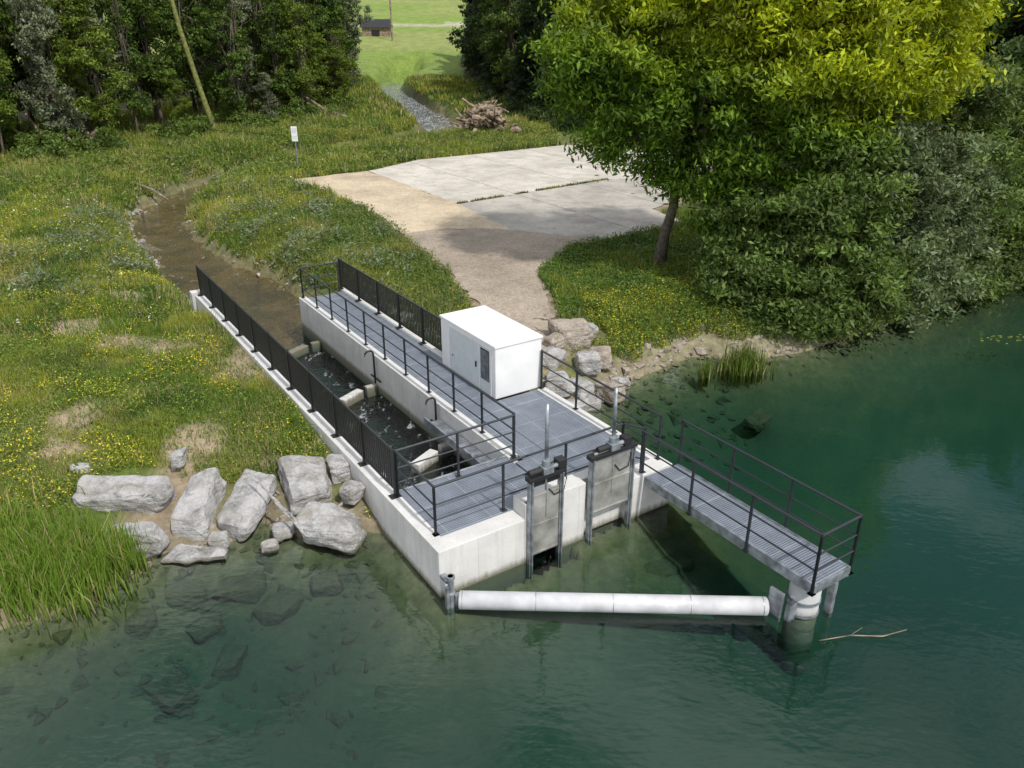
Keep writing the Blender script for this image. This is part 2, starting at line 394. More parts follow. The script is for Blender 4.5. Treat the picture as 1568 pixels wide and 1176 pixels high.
sheet('gravel_yard',[(-14,51.1),(-9.6,54.2),(-3.0,43.8),(-.1,38.1),(-1.2,36.2),(-5.0,36.4),(-7.9,42.8)],1.106,gravel('gravel_beige',(.46,.37,.25),(.62,.52,.38),30),.14,4)
sheet('gravel_path',[(-5.2,37.0),(-2.6,38.2),(.3,37.8),(2.8,36.6),(4.6,36.0),(2.8,34.8),(1.0,31.2),(1.5,25.9),(2.2,23.6),(.4,21.6),(-1.4,23.6),(-1.3,26.9),(-2.4,30.5)],1.112,gravel('gravel_brown',(.28,.225,.17),(.44,.375,.30),28),.2,5)

# ------------------------------------------------------------------ intake structure
S=empty('concrete_intake_structure')
MB().box(0,.3,.45,18.6,-2.2,1.07).obj('left_wall',M_con,S,bevel=.015)
MB().box(0,2.0,0,.449,-2.5,1.07).obj('front_wall',M_con,S,bevel=.015)
mb=MB(); mb.box(2.003,2.05,0,.45,-2.5,1.42); mb.box(2.05,2.85,.12,.45,.45,1.42); mb.box(2.85,3.55,-.003,.45,-2.5,1.42); mb.box(3.55,4.75,.16,.45,.0,1.42); mb.box(4.75,6.08,-.001,.45,-2.5,1.07)
mb.obj('gate_wall',M_con,S,bevel=.012)
MB().box(2.0,4.75,.3,.44,-2.5,-.01).obj('sill',M_con,S)
MB().box(5.8,6.08,.455,5.0,-2.5,1.07).obj('right_wall',M_con,S,bevel=.015)
MB().box(3.1,3.36,2.3,16.3,-1.8,1.07).obj('middle_wall',M_con,S,bevel=.015)
MB().box(4.72,4.95,8.02,16.5,-1,1.07).obj('path_wall',M_con,S,bevel=.015)
MB().box(3.363,4.715,16.1,16.3,-1.8,.98).obj('end_wall',M_con,S)
MB().box(3.12,4.45,2.05,2.3,-1.8,.9).obj('cross_wall',M_con,S)
mb=MB(); mb.v=[(-.12,18.61,-1.5),(.38,18.61,-1.5),(.38,18.61,1.18),(-.12,18.61,1.18),(-.12,19.6,-1.5),(.38,19.6,-1.5),(.38,18.95,1.18),(-.12,18.95,1.18)]
mb.f=[(0,1,2,3),(5,4,7,6),(3,2,6,7),(0,3,7,4),(1,5,6,2),(0,4,5,1)]; mb.obj('wall_end_pier',M_con,S,bevel=.02)
mb=MB(); mb.box(.305,3.08,.455,2.35,1.0,1.06); mb.box(3.12,5.78,.455,2.04,1.0,1.06); mb.box(4.0,5.78,2.05,5.0,1.0,1.06); mb.box(3.365,3.995,2.06,16.1,1.0,1.045); mb.box(4.0,4.44,5.0,8.0,1.0,1.045); mb.box(4.0,4.71,8.02,16.1,1.0,1.045)
mb.obj('grating_decks',M_grat,S)
mb=MB(); mb.box(.3,3.1,2.36,2.44,.86,1.07); mb.box(3.364,5.78,2.042,2.049,.9,1.068); mb.obj('deck_beams',M_galv,S)
mb=MB()
def bar(mb,b0,a0,b1,a1,z0,z1,w):
    d=Vector((b1-b0,a1-a0,0)); n=Vector((-d.y,d.x,0)).normalized()*w/2
    P=[Vector((b0,a0,0))-n,Vector((b1,a1,0))-n,Vector((b1,a1,0))+n,Vector((b0,a0,0))+n]
    i=len(mb.v); mb.v+=[(p.x,p.y,z0) for p in P]+[(p.x,p.y,z1) for p in P]
    mb.f+=[(i,i+3,i+2,i+1),(i+4,i+5,i+6,i+7),(i,i+1,i+5,i+4),(i+1,i+2,i+6,i+5),(i+2,i+3,i+7,i+6),(i+3,i,i+4,i+7)]
for a,z in ((4.75,.16),(9.45,.04),(14.15,-.08)):
    bar(mb,.31,a+.1,1.0,a-.15,-1.2,z,.22); bar(mb,1.75,a-.25,2.5,a+.12,-1.2,z+.1,.26); bar(mb,2.75,a+.3,3.09,a+.3,-1.2,z+.05,.2)
mb.obj('baffle_blocks',M_con,S,bevel=.02)
MB().box(2.62,2.66,2.5,5.6,.62,.84).box(2.66,3.09,2.5,5.6,.62,.66).obj('steel_trough',M_galv,S)
def goose(name,b,a,h):
    mb=MB(); pts=[(b,a,.2),(b,a,.2+h)]
    for k in range(1,8):
        t=math.pi*k/7; pts.append((b-.14+.14*math.cos(t),a,.2+h+.14*math.sin(t)))
    mb.path(pts,.03,8); mb.obj(name,M_dark,S,smooth=True)
goose('vent_pipe_a',3.02,9.6,.95); goose('vent_pipe_b',3.02,5.7,.95)
mb=MB(); mb.tube((3.05,9.3,.35),(3.05,9.95,.35),.03,8); mb.tube((3.05,5.4,.45),(3.05,6.05,.45),.03,8); mb.obj('pipe_clamps',M_dark,S)

# sluice gates
def gate(name,b0,b1,plate_z,rodtop):
    E=bpy.data.objects.new(name,None); COL.objects.link(E); E.matrix_world=LOC
    mb=MB()
    for b in (b0,b1-.09): 
        mb.box(b,b+.09,-.12,-.01,-1.6,2.0); mb.box(b+.03,b+.06,-.17,-.12,-1.6,2.0)
    mb.obj('side_guides',M_galv,E,bevel=.006)
    mb=MB(); mb.box(b0-.03,b1+.03,-.16,.03,1.98,2.08); mb.box(b0+.1,b1-.1,-.05,.0,1.80,1.97); mb.obj('head_beam',M_dark,E,bevel=.01)
    mb=MB(); mb.box(b0+.095,b1-.095,-.09,-.06,plate_z,plate_z+1.5)
    mb.obj('gate_plate',M_steel,E,bevel=.005)
    mb=MB()
    for zz in (plate_z+.03,plate_z+.72,plate_z+1.42): mb.box(b0+.10,b1-.10,-.105,-.091,zz,zz+.03)
    mb.obj('plate_ribs',M_steel,E)
    c=(b0+b1)/2; mb=MB()
    mb.tube((c,-.07,1.0),(c,-.07,rodtop),.022,10); mb.tube((c,-.07,2.42),(c,-.07,rodtop-.02),.04,12); mb.obj('spindle',M_galv,E,smooth=True)
    mb=MB(); mb.box(c-.12,c+.12,-.18,.04,2.08,2.24); mb.tube((c,-.07,2.24),(c,-.07,2.38),.09,16)
    mb.tube((c+.12,-.08,2.17),(c+.3,-.08,2.17),.05,14)
    mb.obj('gear_box',M_galv,E,bevel=.012)
    mb=MB(); mb.tube((c-.12,-.07,2.17),(c-.42,-.07,2.17),.07,14); mb.box(c+.26,c+.46,-.15,.05,2.09,2.28); mb.obj('drive_motor',M_dark,E,bevel=.012)
    mb=MB(); mb.path([(c+.4,0,2.12),(c+.5,-.1,1.8),(c+.42,-.12,1.55),(c+.2,-.1,1.5),(c+.05,-.12,1.7)],.014,6); mb.path([(c-.5,0,2.15),(c-.2,.2,1.95),(c+.3,.25,2.0),(c+.6,.2,2.15)],.016,6)
    mb.obj('cables',M_dark,E,smooth=True)
gate('sluice_gate',2.03,2.87,.18,3.6)
gate('sluice_gate',3.58,4.78,.62,3.5)

# control cabinet
K=empty('control_cabinet')
MB().box(4.5,5.98,5.06,8.0,1.07,2.52).obj('body',M_conb,K,bevel=.02)
MB().box(4.47,6.01,5.03,8.03,2.523,2.60).obj('roof_slab',M_conb,K,bevel=.02)
mb=MB(); mb.box(4.485,4.499,5.30,7.45,1.14,2.42); mb.obj('door_leaf',M_door,K,bevel=.004)
mb=MB(); 
for (y0,y1,z0,z1) in ((5.24,7.5,2.42,2.46),(5.24,5.29,1.1,2.42),(7.46,7.5,1.1,2.42),(5.84,5.87,1.14,2.42)): mb.box(4.478,4.497,y0,y1,z0,z1)
mb.obj('door_frame',M_white,K)
mb=MB()
for k in range(20):
    z=1.5+k*.042; mb.box(4.465,4.484,5.36,5.76,z,z+.022)
mb.obj('louvre',M_galv,K)
MB().box(4.474,4.484,5.35,5.77,1.47,2.36).obj('louvre_back',M_fence,K)
mb=MB(); mb.box(4.45,4.484,6.0,6.03,1.7,1.86); mb.tube((4.46,7.3,1.6),(4.484,7.3,1.6),.02,8); mb.obj('door_handle',M_dark,K)

# pedestrian bridge
Bq=empty('footbridge')
mb=MB(); mb.box(5.22,5.28,-4.55,.0,.80,1.02); mb.box(6.2,6.26,-4.55,-.01,.80,1.02); mb.box(5.281,6.199,-4.55,-4.5,.82,1.0)
for b in (5.28,6.12): mb.box(b,b+.08,-4.49,-.02,.8,.82)
for k in range(5): mb.box(5.285,6.195,-.9*k-.6,-.9*k-.54,.84,.96)
mb.obj('steel_beams',M_galv,Bq,bevel=.004)
MB().box(5.283,6.197,-4.495,-.015,.975,1.012).obj('grating',M_grat,Bq)
P=empty('bridge_pillar')
mb=MB(); mb.tube((5.62,-4.12,-3),(5.62,-4.12,.72),.29,32); M_pile=concrete('pile_coating',(.42,.43,.43)); o=mb.obj('pile',M_pile,P)
for p_ in o.data.polygons: p_.use_smooth=len(p_.vertices)==4
mb=MB(); mb.tube((5.62,-4.12,.72),(5.62,-4.12,.78),.32,32); mb.box(5.35,6.1,-4.35,-3.95,.782,.80); 
for q_ in (.30,.02): mb.tube((5.62,-4.12,q_),(5.62,-4.12,q_+.06),.31,32)
mb.box(5.95,6.05,-4.5,-4.36,-.1,.72); mb.obj('collar',M_galv,P)
mb=MB(); mb.box(5.05,5.12,-4.05,-3.75,-.1,.55); mb.box(5.12,5.35,-4.2,-4.1,-.05,.35); mb.box(5.12,5.35,-3.85,-3.8,-.05,.35); mb.tube((6.0,-4.43,.5),(6.0,-4.43,.8),.07,12); mb.obj('boom_guide',M_galv,P,bevel=.005)

# debris boom
D=empty('floating_boom')
p0=Vector((.2,-.38,.12)); p1=Vector((5.02,-3.78,.12)); d=(p1-p0).normalized()
mb=MB(); mb.path([p0,p0+d*.02,p1-d*.02,p1],[.15,.18,.18,.15],28); o=mb.obj('pipe',M_pipe,D); 
for p_ in o.data.polygons: p_.use_smooth=len(p_.vertices)==4
mb=MB()
for t in (.01,.25,.5,.75,.982): mb.tube(p0+d*(5.9*t),p0+d*(5.9*t+.012),.183,28)
mb.obj('weld_seams',M_galv,D)
mb=MB(); mb.tube((.06,-.33,-1),(.06,-.33,.72),.06,16); mb.tube((.06,-.33,.3),(.06,-.33,.34),.085,16); mb.tube((.06,-.33,.66),(.06,-.33,.72),.085,16); mb.box(.0,.12,-.26,-.003,.5,.56); mb.box(-.06,.0,-.38,-.3,-.1,.5)
mb.box(.12,.24,-.40,-.30,-.1,.25); mb.obj('guide_post',M_galv,D,bevel=.005)

# ------------------------------------------------------------------ railings
def railing(name,pts,base=1.07,h=1.1,step=1.45,rails=(1.0,.62,.3),r=.024):
    mb=MB()
    for (b0,a0),(b1,a1) in zip(pts[:-1],pts[1:]):
        L=math.hypot(b1-b0,a1-a0); n=max(1,int(round(L/step)))
        for k in range(n+1):
            t=k/n; b=b0+(b1-b0)*t; a=a0+(a1-a0)*t
            z0=base; z1=base+h
            mb.box(b-.022,b+.022,a-.022,a+.022,z0-.02,z1-.02)
            mb.box(b-.06,b+.06,a-.06,a+.06,z0-.002,z0+.012)
        for f_ in rails:
            z=base+h*f_; rr=r*1.15 if f_==1.0 else r*.75
            mb.tube((b0,a0,z),(b1,a1,z),rr,8)
    for b,a in pts: mb.tube((b,a,base+h-.03),(b,a,base+h+.028),.03,8)
    return mb.obj(name,M_rail,local=True)
railing('metal_railing',[(3.2,2.22),(.24,2.22),(.24,.55),(5.0,.55)],step=1.5)
railing('metal_railing',[(3.24,2.3),(3.24,16.2),(4.64,16.2)],step=1.42)
railing('metal_railing',[(5.95,5.0),(5.95,.35)],step=1.5)
railing('metal_railing',[(5.0,.55),(5.25,.1)],step=1.5)
railing('bridge_railing',[(5.19,.1),(5.19,-4.52),(6.29,-4.52),(6.29,.0)],base=.84,h=1.28,rails=(1.0,.68,.4),step=1.5)

def barfence(name,b,a0,a1,z0,z1):
    mb=MB(); n=int((a1-a0)/.105)
    mb.box(b-.02,b+.02,a0,a1,z1-.045,z1); mb.box(b-.018,b+.018,a0,a1,z0+.06,z0+.10)
    for k in range(n+1):
        a=a0+(a1-a0)*k/n; mb.box(b-.008,b+.008,a-.028,a+.028,z0+.1,z1-.045)
    m=int((a1-a0)/1.6)
    for k in range(m+1):
        a=a0+(a1-a0)*k/m; mb.box(b-.035,b+.035,a-.03,a+.03,z0-.09,z1+.0); mb.box(b-.14,b+.07,a-.09,a+.09,z0-.088,z0-.06)
    mb.obj(name,M_fence,local=True)
barfence('bar_fence',.2,2.25,18.5,1.15,2.2)
barfence('bar_fence',4.8,8.1,16.4,1.15,2.25)

# ------------------------------------------------------------------ rocks
import bmesh
from mathutils import noise as mnoise
def rockmesh(seed,sx,sy,sz,npts=16,blocky=.8):
    R=random.Random(seed); bm=bmesh.new()
    for k in range(npts):
        v=Vector((R.uniform(-1,1),R.uniform(-1,1),R.uniform(-1,1)))
        m=max(abs(v.x),abs(v.y),abs(v.z)); v=v/m*(R.uniform(.8,1)) if R.random()<blocky else v.normalized()*R.uniform(.9,1.1)
        bm.verts.new((v.x*sx/2,v.y*sy/2,v.z*sz/2))
    if blocky>.5:
        for qx in(-1,1):
            for qy in(-1,1):
                for qz in (-1,1): bm.verts.new((qx*sx/2*R.uniform(.5,.95),qy*sy/2*R.uniform(.5,.95),qz*sz/2*R.uniform(.55,.95)))
    r_=bmesh.ops.convex_hull(bm,input=bm.verts)
    bmesh.ops.delete(bm,geom=[g for g in r_['geom_interior'] if isinstance(g,bmesh.types.BMVert)],context='VERTS')
    bmesh.ops.dissolve_limit(bm,angle_limit=.22,verts=bm.verts,edges=bm.edges)
    return bm
def rock(name,x,y,z,sx,sy,sz,rot,mat,seed,tilt=(0,0),parent=None):
    bm=rockmesh(seed,sx,sy,sz); me=bpy.data.meshes.new(name)
    bmesh.ops.bevel(bm,geom=bm.edges[:],offset=min(sx,sy,sz)*.07,segments=2,affect='EDGES',profile=.6)
    bmesh.ops.triangulate(bm,faces=bm.faces)
    for _ in range(3):
        es=[e for e in bm.edges if e.calc_length()>.14]
        if es: bmesh.ops.subdivide_edges(bm,edges=es,cuts=1); bmesh.ops.triangulate(bm,faces=bm.faces)
    bm.normal_update()
    for v in bm.verts:
        p=v.co+Vector((seed*3.1,0,0)); dsp=mnoise.fractal(p*2.2,1,2,4)*.05+(abs(mnoise.noise(Vector((p.x,p.y,p.z*3))*2.0))-.2)*.08
        v.co+=v.normal*dsp
    bm.to_mesh(me); bm.free(); me.materials.append(mat)
    o=bpy.data.objects.new(name,me); COL.objects.link(o); o.location=(x,y,z); o.rotation_euler=(tilt[0],tilt[1],rot)
    return o
rk=[(-8.55,15.0,.62,2.1,.8,.95,.05,(0.1,0)),(-6.95,14.95,.5,.92,1.75,.65,.05,(.3,0)),(-5.85,15.1,.5,.92,1.85,.55,-.22,(.32,0)),(-4.75,15.75,.6,1.2,1.5,.7,.55,(.25,.1)),
    (-3.95,14.35,.25,1.5,1.0,.85,-.1,(0,.1)),(-8.0,13.85,.32,1.4,.75,.8,.0,(0,0)),(-9.15,13.8,.25,.85,.75,.55,.3,(0,0)),(-6.65,13.75,.04,1.4,.5,.2,.08,(0,0)),
    (-4.0,16.1,.72,.55,.55,.6,.3,(0,0)),(-3.6,15.3,.6,.5,.5,.5,.9,(0,0)),(-7.75,16.1,1.0,.3,.45,.4,.2,(0,0)),(-5.0,14.4,.15,.5,.45,.4,.2,(0,0)),
    (-6.3,14.1,.15,.4,.35,.3,.2,(0,0)),(-5.2,14.0,.05,.4,.3,.22,.5,(0,0)),(-10.0,15.9,.85,.4,.3,.25,.5,(0,0))]
for k,(x_,y_,z_,sx,sy,sz,ro,ti) in enumerate(rk): rock('limestone_boulder',x_,y_,z_,sx*1.06,sy*1.06,sz,ro,M_rock,k+3,ti)
rr=[(1.9,23.6,1.15,1.4,1.1,1.1,.3),(1.2,22.0,.95,1.1,.8,.8,1.1),(2.3,22.2,.8,.8,.7,.8,.3),(2.9,21.4,.25,.7,.9,.6,.8),(1.3,20.8,.75,.9,.7,.7,.2),(2.0,21.1,.45,.6,.8,.7,.6),
    (2.75,22.7,.75,.8,.7,.7,.1),(1.75,20.1,.25,.7,.6,.6,.8),(3.3,22.1,.15,.6,.5,.5,.8),(1.3,23.0,1.15,.7,.5,.6,.8),(2.5,24.2,1.1,.6,.5,.5,.1),(2.3,20.7,.1,.6,.5,.5,.1)]
for k,(x_,y_,z_,sx,sy,sz,ro) in enumerate(rr): rock('bank_boulder',x_,y_,z_,sx,sy,sz,ro,M_rock if k%3 else M_rockw,k+40)
RK=np.array([(q_[0],q_[1],max(q_[3],q_[4])*.5+.05) for q_ in rk]+[(q_[0],q_[1],.65) for q_ in rr])
def stones(name,cands,mat,smin,smax,seed,embed=.3):
    R=random.Random(seed); protos=[]
    for k in range(6):
        bm=rockmesh(seed*10+k,1,1,.7,10,.3); bm.verts.ensure_lookup_table()
        vs=[v.co.copy() for v in bm.verts]; bm.verts.index_update(); fs=[tuple(v.index for v in f.verts) for f in bm.faces]; protos.append((vs,fs)); bm.free()
    mb=MB()
    xs=np.array([c[0] for c in cands]); ys=np.array([c[1] for c in cands]); zs=height(xs,ys)
    for (x_,y_),z_ in zip(cands,zs):
        vs,fs=R.choice(protos); s_=smin+(smax-smin)*R.random()**2.2; t=R.uniform(0,6.28); i0=len(mb.v)
        ex,ey,ez=R.uniform(.7,1.3),R.uniform(.7,1.3),R.uniform(.5,1)
        for v in vs:
            px_,py_=v.x*ex,v.y*ey
            mb.v.append((x_+s_*(px_*math.cos(t)-py_*math.sin(t)),y_+s_*(px_*math.sin(t)+py_*math.cos(t)),z_+s_*v.z*ez+s_*(.3-embed)))
        for f in fs: mb.f.append(tuple(i0+j for j in f))
    return mb.obj(name,mat)
R=random.Random(5)
def along(pts,n,sp,off=0):
    out=[]
    segs=list(zip(pts[:-1],pts[1:])); Ls=[math.hypot(b[0]-a[0],b[1]-a[1]) for a,b in segs]
    for _ in range(n):
        (a,b)=R.choices(segs,Ls)[0]; t=R.random(); out.append((a[0]+(b[0]-a[0])*t+R.gauss(0,sp),a[1]+(b[1]-a[1])*t+R.gauss(0,sp)+off))
    return out
def okwater(c): 
    dx=c[0]-OX; dy=c[1]-OY; a=dx*AX[0]+dy*AX[1]; b=dx*BX[0]+dy*BX[1]; return not(-.3<a<18.5 and -.3<b<6.3 and not(a>5.3 and b>5.2))
stones('shore_stones',[c for c in along(shoreL[4:],420,.45,.3) if okwater(c)],M_rockw,.05,.28,3)
stones('shore_stones',[c for c in along(shoreR[:8],620,.5,.15) if okwater(c)],M_rockw,.06,.45,4)
stones('stream_stones',along([(-12.8,30.4),(-15.1,33.5),(-18.9,39.8),(-21.8,44.7),(-22.9,49.5),(-22.9,55.5),(-21.2,61.3)],300,.45),M_rockS,.08,.55,6)
stones('stream_stones',along([(-18.7,59.2),(-20.2,52.7),(-18.9,46.3),(-16.7,41.8),(-12.9,36.7),(-10.5,34.5),(-8.4,31.2)],220,.35),M_rockS,.06,.35,7)
stones('stream_stones',along([(-19.4,41.2),(-18.7,40.2)],16,.25)+[(-10.2,33.6),(-9.3,33.0),(-8.8,33.4),(-8.3,32.2),(-9.6,34.2),(-17.6,38.5),(-22.3,46)],M_rockS,.5,.95,8)
stones('stream_stones',along([(-7,78),(-6.5,87),(-9.5,99),(-13,112)],50,1.8),M_rockS,.3,1.0,18)
stones('bank_pebbles',along([(-13.2,30.8),(-12.3,29.0),(-11.4,26.6)],160,.5),M_rock,.06,.3,19)
stones('path_edge_stones',[L2W(8.5+7.5*R.random(),5.15+.35*R.random()) for _ in range(190)],M_rock,.15,.45,9,.1)
sub=[(-6.6,12.9),(-5.6,13.2),(-4.7,12.8),(-5.4,11.6),(-7.2,12.1),(-3.9,13.3),(-6.2,10.8),(-6.0,12.2)]
for k,(x_,y_) in enumerate(sub):
    zz=float(height(np.array([x_]),np.array([y_]))[0]); sx=random.uniform(.7,1.25); rock('submerged_boulder',x_,y_,min(zz+.05,-.36),sx,sx*.75,.42,random.uniform(0,3),M_subrock,100+k)
stones('submerged_stones',[(R.uniform(-9,-2.2),R.uniform(9.5,14)) for _ in range(220)],M_subrock,.10,.45,12)
stones('submerged_stones',[(R.uniform(2.5,7),R.uniform(19.5,25)) for _ in range(160)],M_subrock,.15,.5,13)
for k,(x_,y_,w_) in enumerate([(3.3,14.2,1.5),(7.4,21.2,1.1)]):
    rock('submerged_boulder',x_,y_,-.62,w_,w_*.6,.4,.5*k+.3,M_subrock,140+k)

# ------------------------------------------------------------------ vegetation
def tri_blades(name,x,y,z,h,w,col,lean=.35,mat=None):
    n=len(x); t=rng.uniform(0,2*np.pi,n); wx=np.cos(t)*w/2; wy=np.sin(t)*w/2
    t2=rng.uniform(0,2*np.pi,n); lx=np.cos(t2)*h*lean*rng.random(n); ly=np.sin(t2)*h*lean*rng.random(n)
    V=np.empty((n,3,3)); V[:,0]=np.stack([x-wx,y-wy,z-.03],1); V[:,1]=np.stack([x+wx,y+wy,z-.03],1); V[:,2]=np.stack([x+lx,y+ly,z+h],1)
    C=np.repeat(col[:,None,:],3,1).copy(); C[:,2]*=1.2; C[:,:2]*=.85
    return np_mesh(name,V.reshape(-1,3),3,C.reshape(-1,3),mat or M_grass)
def diamonds(name,P,U,Vv,col,mat=None,parent=None):
    n=len(P); V=np.empty((n,4,3)); V[:,0]=P-U; V[:,1]=P+Vv-U*.1; V[:,2]=P+U; V[:,3]=P-Vv-U*.1
    C=np.repeat(col[:,None,:],4,1)
    return np_mesh(name,V.reshape(-1,3),4,C.reshape(-1,3),mat or M_leaf,parent)
def rot_frame(n,up=.5):
    nrm=rng.normal(size=(n,3)); nrm[:,2]+=up*2.2; nrm/=np.linalg.norm(nrm,axis=1)[:,None]
    t=rng.normal(size=(n,3)); u=np.cross(nrm,t); u/=np.linalg.norm(u,axis=1)[:,None]; v=np.cross(nrm,u); return nrm,u,v

def veg_ok(x,y,F):
    dl,ds,dp=F
    dx=x-OX; dy=y-OY; a=dx*AX[0]+dy*AX[1]; b=dx*BX[0]+dy*BX[1]
    st=((a>-.5)&(a<19.7)&(b>-.06)&(b<5.0))|((a>-.5)&(a<8.2)&(b>-.06)&(b<6.2))
    j=vnoise(x,y,1.3,21)
    ed=vnoise(x,y,2.5,33)
    ok=(dl>.2+.7*ed)&(ds>.02+.45*ed+np.where(y>70,.6,0))&(dp<-.05-.35*j+.3*vnoise(x,y,3,2))&(~st)
    for rx,ry,r_ in RK: ok&=((x-rx)**2+(y-ry)**2>r_*r_)|(rng.random(len(x))<.05)
    return ok
def grasscol(x,y,n):
    base=np.array([.13,.205,.026]); yel=np.array([.26,.29,.04]); dk=np.array([.055,.11,.022]); straw=np.array([.38,.32,.16])
    m=fbm(x,y,.35,12)[:,None]; k=rng.random(n)[:,None]
    s_=sstep(.40,.60,m); c=base*(1-s_)+yel*s_
    q=sstep(.52,.68,fbm(x,y,.6,18))[:,None]; c=c*(1-q*.85)+dk*q*.85
    s=((rng.random(n)<.10+.32*sstep(.5,.7,fbm(x,y,.5,27))))[:,None]; c=np.where(s,straw,c)
    return c*(.6+.8*k)
def grass_region(name,x0,x1,y0,y1,n,hmin,hmax,w,barek=1.0,dark=None,keep=None):
    x=rng.uniform(x0,x1,n); y=rng.uniform(y0,y1,n); F=fields(x,y); ok=veg_ok(x,y,F)
    dens=1-barek*bare(x,y)*.8; ok&=rng.random(n)<dens*(.35+.65*fbm(x,y,1.6,5))*1.25
    if keep is not None: ok&=keep(x,y)
    x=x[ok];y=y[ok];F=tuple(f[ok] for f in F); z=height(x,y,F); m=len(x)
    hh=(hmin+(hmax-hmin)*rng.random(m)**1.5)*(.35+1.3*fbm(x,y,.6,41))
    c=grasscol(x,y,m)
    if dark is not None: c=c*np.array(dark)
    return tri_blades(name,x,y,z,hh,w*(.6+.8*rng.random(m)),c,.7)
infront=lambda x,y:(y>12)&(np.abs(x)<y*.72+3)
grass_region('bank_grass',-17,-1,12.5,27,260000,.05,.26,.022,keep=infront)
grass_region('bank_grass',-27,-6,24,48,240000,.10,.44,.036,keep=infront)
grass_region('meadow_grass',-46,4,44,84,210000,.2,.65,.08,keep=infront)
grass_region('meadow_grass',-40,14,80,150,90000,.3,.8,.22)
grass_region('bank_grass',0,13,21,42,100000,.1,.38,.035,dark=(.8,.85,.8))
grass_region('bank_grass',-8,2,24,44,60000,.15,.5,.032)
t=rng.random(1500); xx=-3.0+9.0*t+rng.normal(0,.06,1500); yy=43.8+7.3*t+rng.normal(0,.06,1500); ok=vnoise(xx,yy,1.2,3)>.35; xx=xx[ok];yy=yy[ok]
tri_blades('joint_grass',xx,yy,np.full(len(xx),1.1),.05+.12*rng.random(len(xx)),np.full(len(xx),.06),grasscol(xx,yy,len(xx))*.7,.8)
def herbs(name,x0,x1,y0,y1,n,s,zup,colA,colB,noise=None,thr=.5,sc=.6,keep=None):
    x=rng.uniform(x0,x1,n); y=rng.uniform(y0,y1,n); F=fields(x,y); ok=veg_ok(x,y,F)&(rng.random(n)>bare(x,y)*.85)
    if noise is not None: ok&=fbm(x,y,sc,noise,3)+rng.normal(0,.05,n)>thr
    if keep is not None: ok&=keep(x,y)
    x=x[ok];y=y[ok];F=tuple(f[ok] for f in F); z=height(x,y,F); m=len(x)
    hgt=zup*(.2+.8*rng.random(m))*(.4+1.0*fbm(x,y,.8,51))
    nrm,u,v=rot_frame(m,.9); ss=s*(.5+rng.random(m))
    k=rng.random(m)[:,None]; c=(np.array(colA)*(1-k)+np.array(colB)*k)*(.65+.7*rng.random(m))[:,None]
    diamonds(name,np.stack([x,y,z+hgt],1),u*ss[:,None],v*ss[:,None]*.5,c)
herbs('herb_plants',-17,-1,12.5,28,100000,.035,.17,(.10,.18,.025),(.21,.28,.04),noise=55,thr=.42,sc=.9)
herbs('herb_plants',-28,-6,26,50,80000,.055,.28,(.09,.16,.025),(.20,.26,.04),noise=55,thr=.42,sc=.7)
herbs('herb_plants',-44,4,46,84,80000,.11,.45,(.10,.15,.03),(.21,.26,.045))
herbs('herb_plants',1,13,22,40,80000,.05,.35,(.055,.12,.018),(.13,.21,.025))
herbs('herb_plants',-9,1,26,46,30000,.06,.45,(.07,.12,.03),(.15,.20,.04))
herbs('grey_willowherb',-22,-4,27,48,60000,.07,.85,(.12,.17,.09),(.21,.25,.15),noise=61,thr=.60,sc=.9)
herbs('tall_weeds',-20,-2,13,48,60000,.05,.75,(.06,.12,.02),(.13,.20,.03),noise=93,thr=.66,sc=1.1)
herbs('yellow_flowers',-18,-1,12.5,32,60000,.026,.35,(.62,.55,.02),(.7,.62,.05),noise=71,thr=.55,sc=.9)
herbs('yellow_flowers',-28,-12,30,46,18000,.04,.45,(.55,.50,.03),(.6,.55,.05),noise=71,thr=.58,sc=.9)
herbs('yellow_flowers',2.5,8,23,31,12000,.028,.4,(.5,.45,.02),(.6,.5,.05),noise=75,thr=.48,sc=.7)
herbs('white_flowers',-26,-8,24,60,3500,.05,.6,(.55,.55,.5),(.7,.7,.65),noise=81,thr=.55,sc=.5)

def reeds(name,pts,n,h0,h1,w,colf=1.0):
    xs=[];ys=[]
    for cx,cy,sx,sy,k in pts:
        m=int(n*k); xs.append(rng.normal(cx,sx,m)); ys.append(rng.normal(cy,sy,m))
    x=np.concatenate(xs); y=np.concatenate(ys); z=np.maximum(height(x,y),-.3); m=len(x)
    h=rng.uniform(h0,h1,m); t=rng.uniform(0,6.28,m); lean=rng.random(m)**2*.55*h
    tx=np.cos(t);ty=np.sin(t); wv=rng.uniform(0,6.28,m); wx=np.cos(wv)*w/2; wy=np.sin(wv)*w/2
    V=np.empty((m,2,4,3))
    def P(f,l,ww): return np.stack([x+tx*lean*l+wx*ww,y+ty*lean*l+wy*ww,z+h*f],1)
    V[:,0,0]=P(0,0,-1);V[:,0,1]=P(0,0,1);V[:,0,2]=P(.55,.25,.9);V[:,0,3]=P(.55,.25,-.9)
    V[:,1,0]=P(.55,.25,-.9);V[:,1,1]=P(.55,.25,.9);V[:,1,2]=P(.97,1,.12);V[:,1,3]=P(.97,1,-.12)
    k=rng.random(m)[:,None]; c=(np.array([.11,.20,.02])*(1-k)+np.array([.20,.30,.04])*k)*colf
    c=np.where(rng.random(m)[:,None]<.10,np.array([.4,.34,.17]),c)
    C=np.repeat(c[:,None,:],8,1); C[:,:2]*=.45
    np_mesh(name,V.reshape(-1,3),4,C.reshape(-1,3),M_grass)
reeds('reed_bed',[(-9.5,12.5,.6,.45,.6),(-8.6,12.8,.4,.35,.35),(-7.95,13.2,.2,.2,.1),(-10.9,12.6,.7,.7,.45)],4100,.4,1.0,.026)
reeds('reed_clump',[(7.5,23.6,.3,.25,.8),(6.1,22.9,.1,.1,.1)],800,.5,1.2,.03,.6)

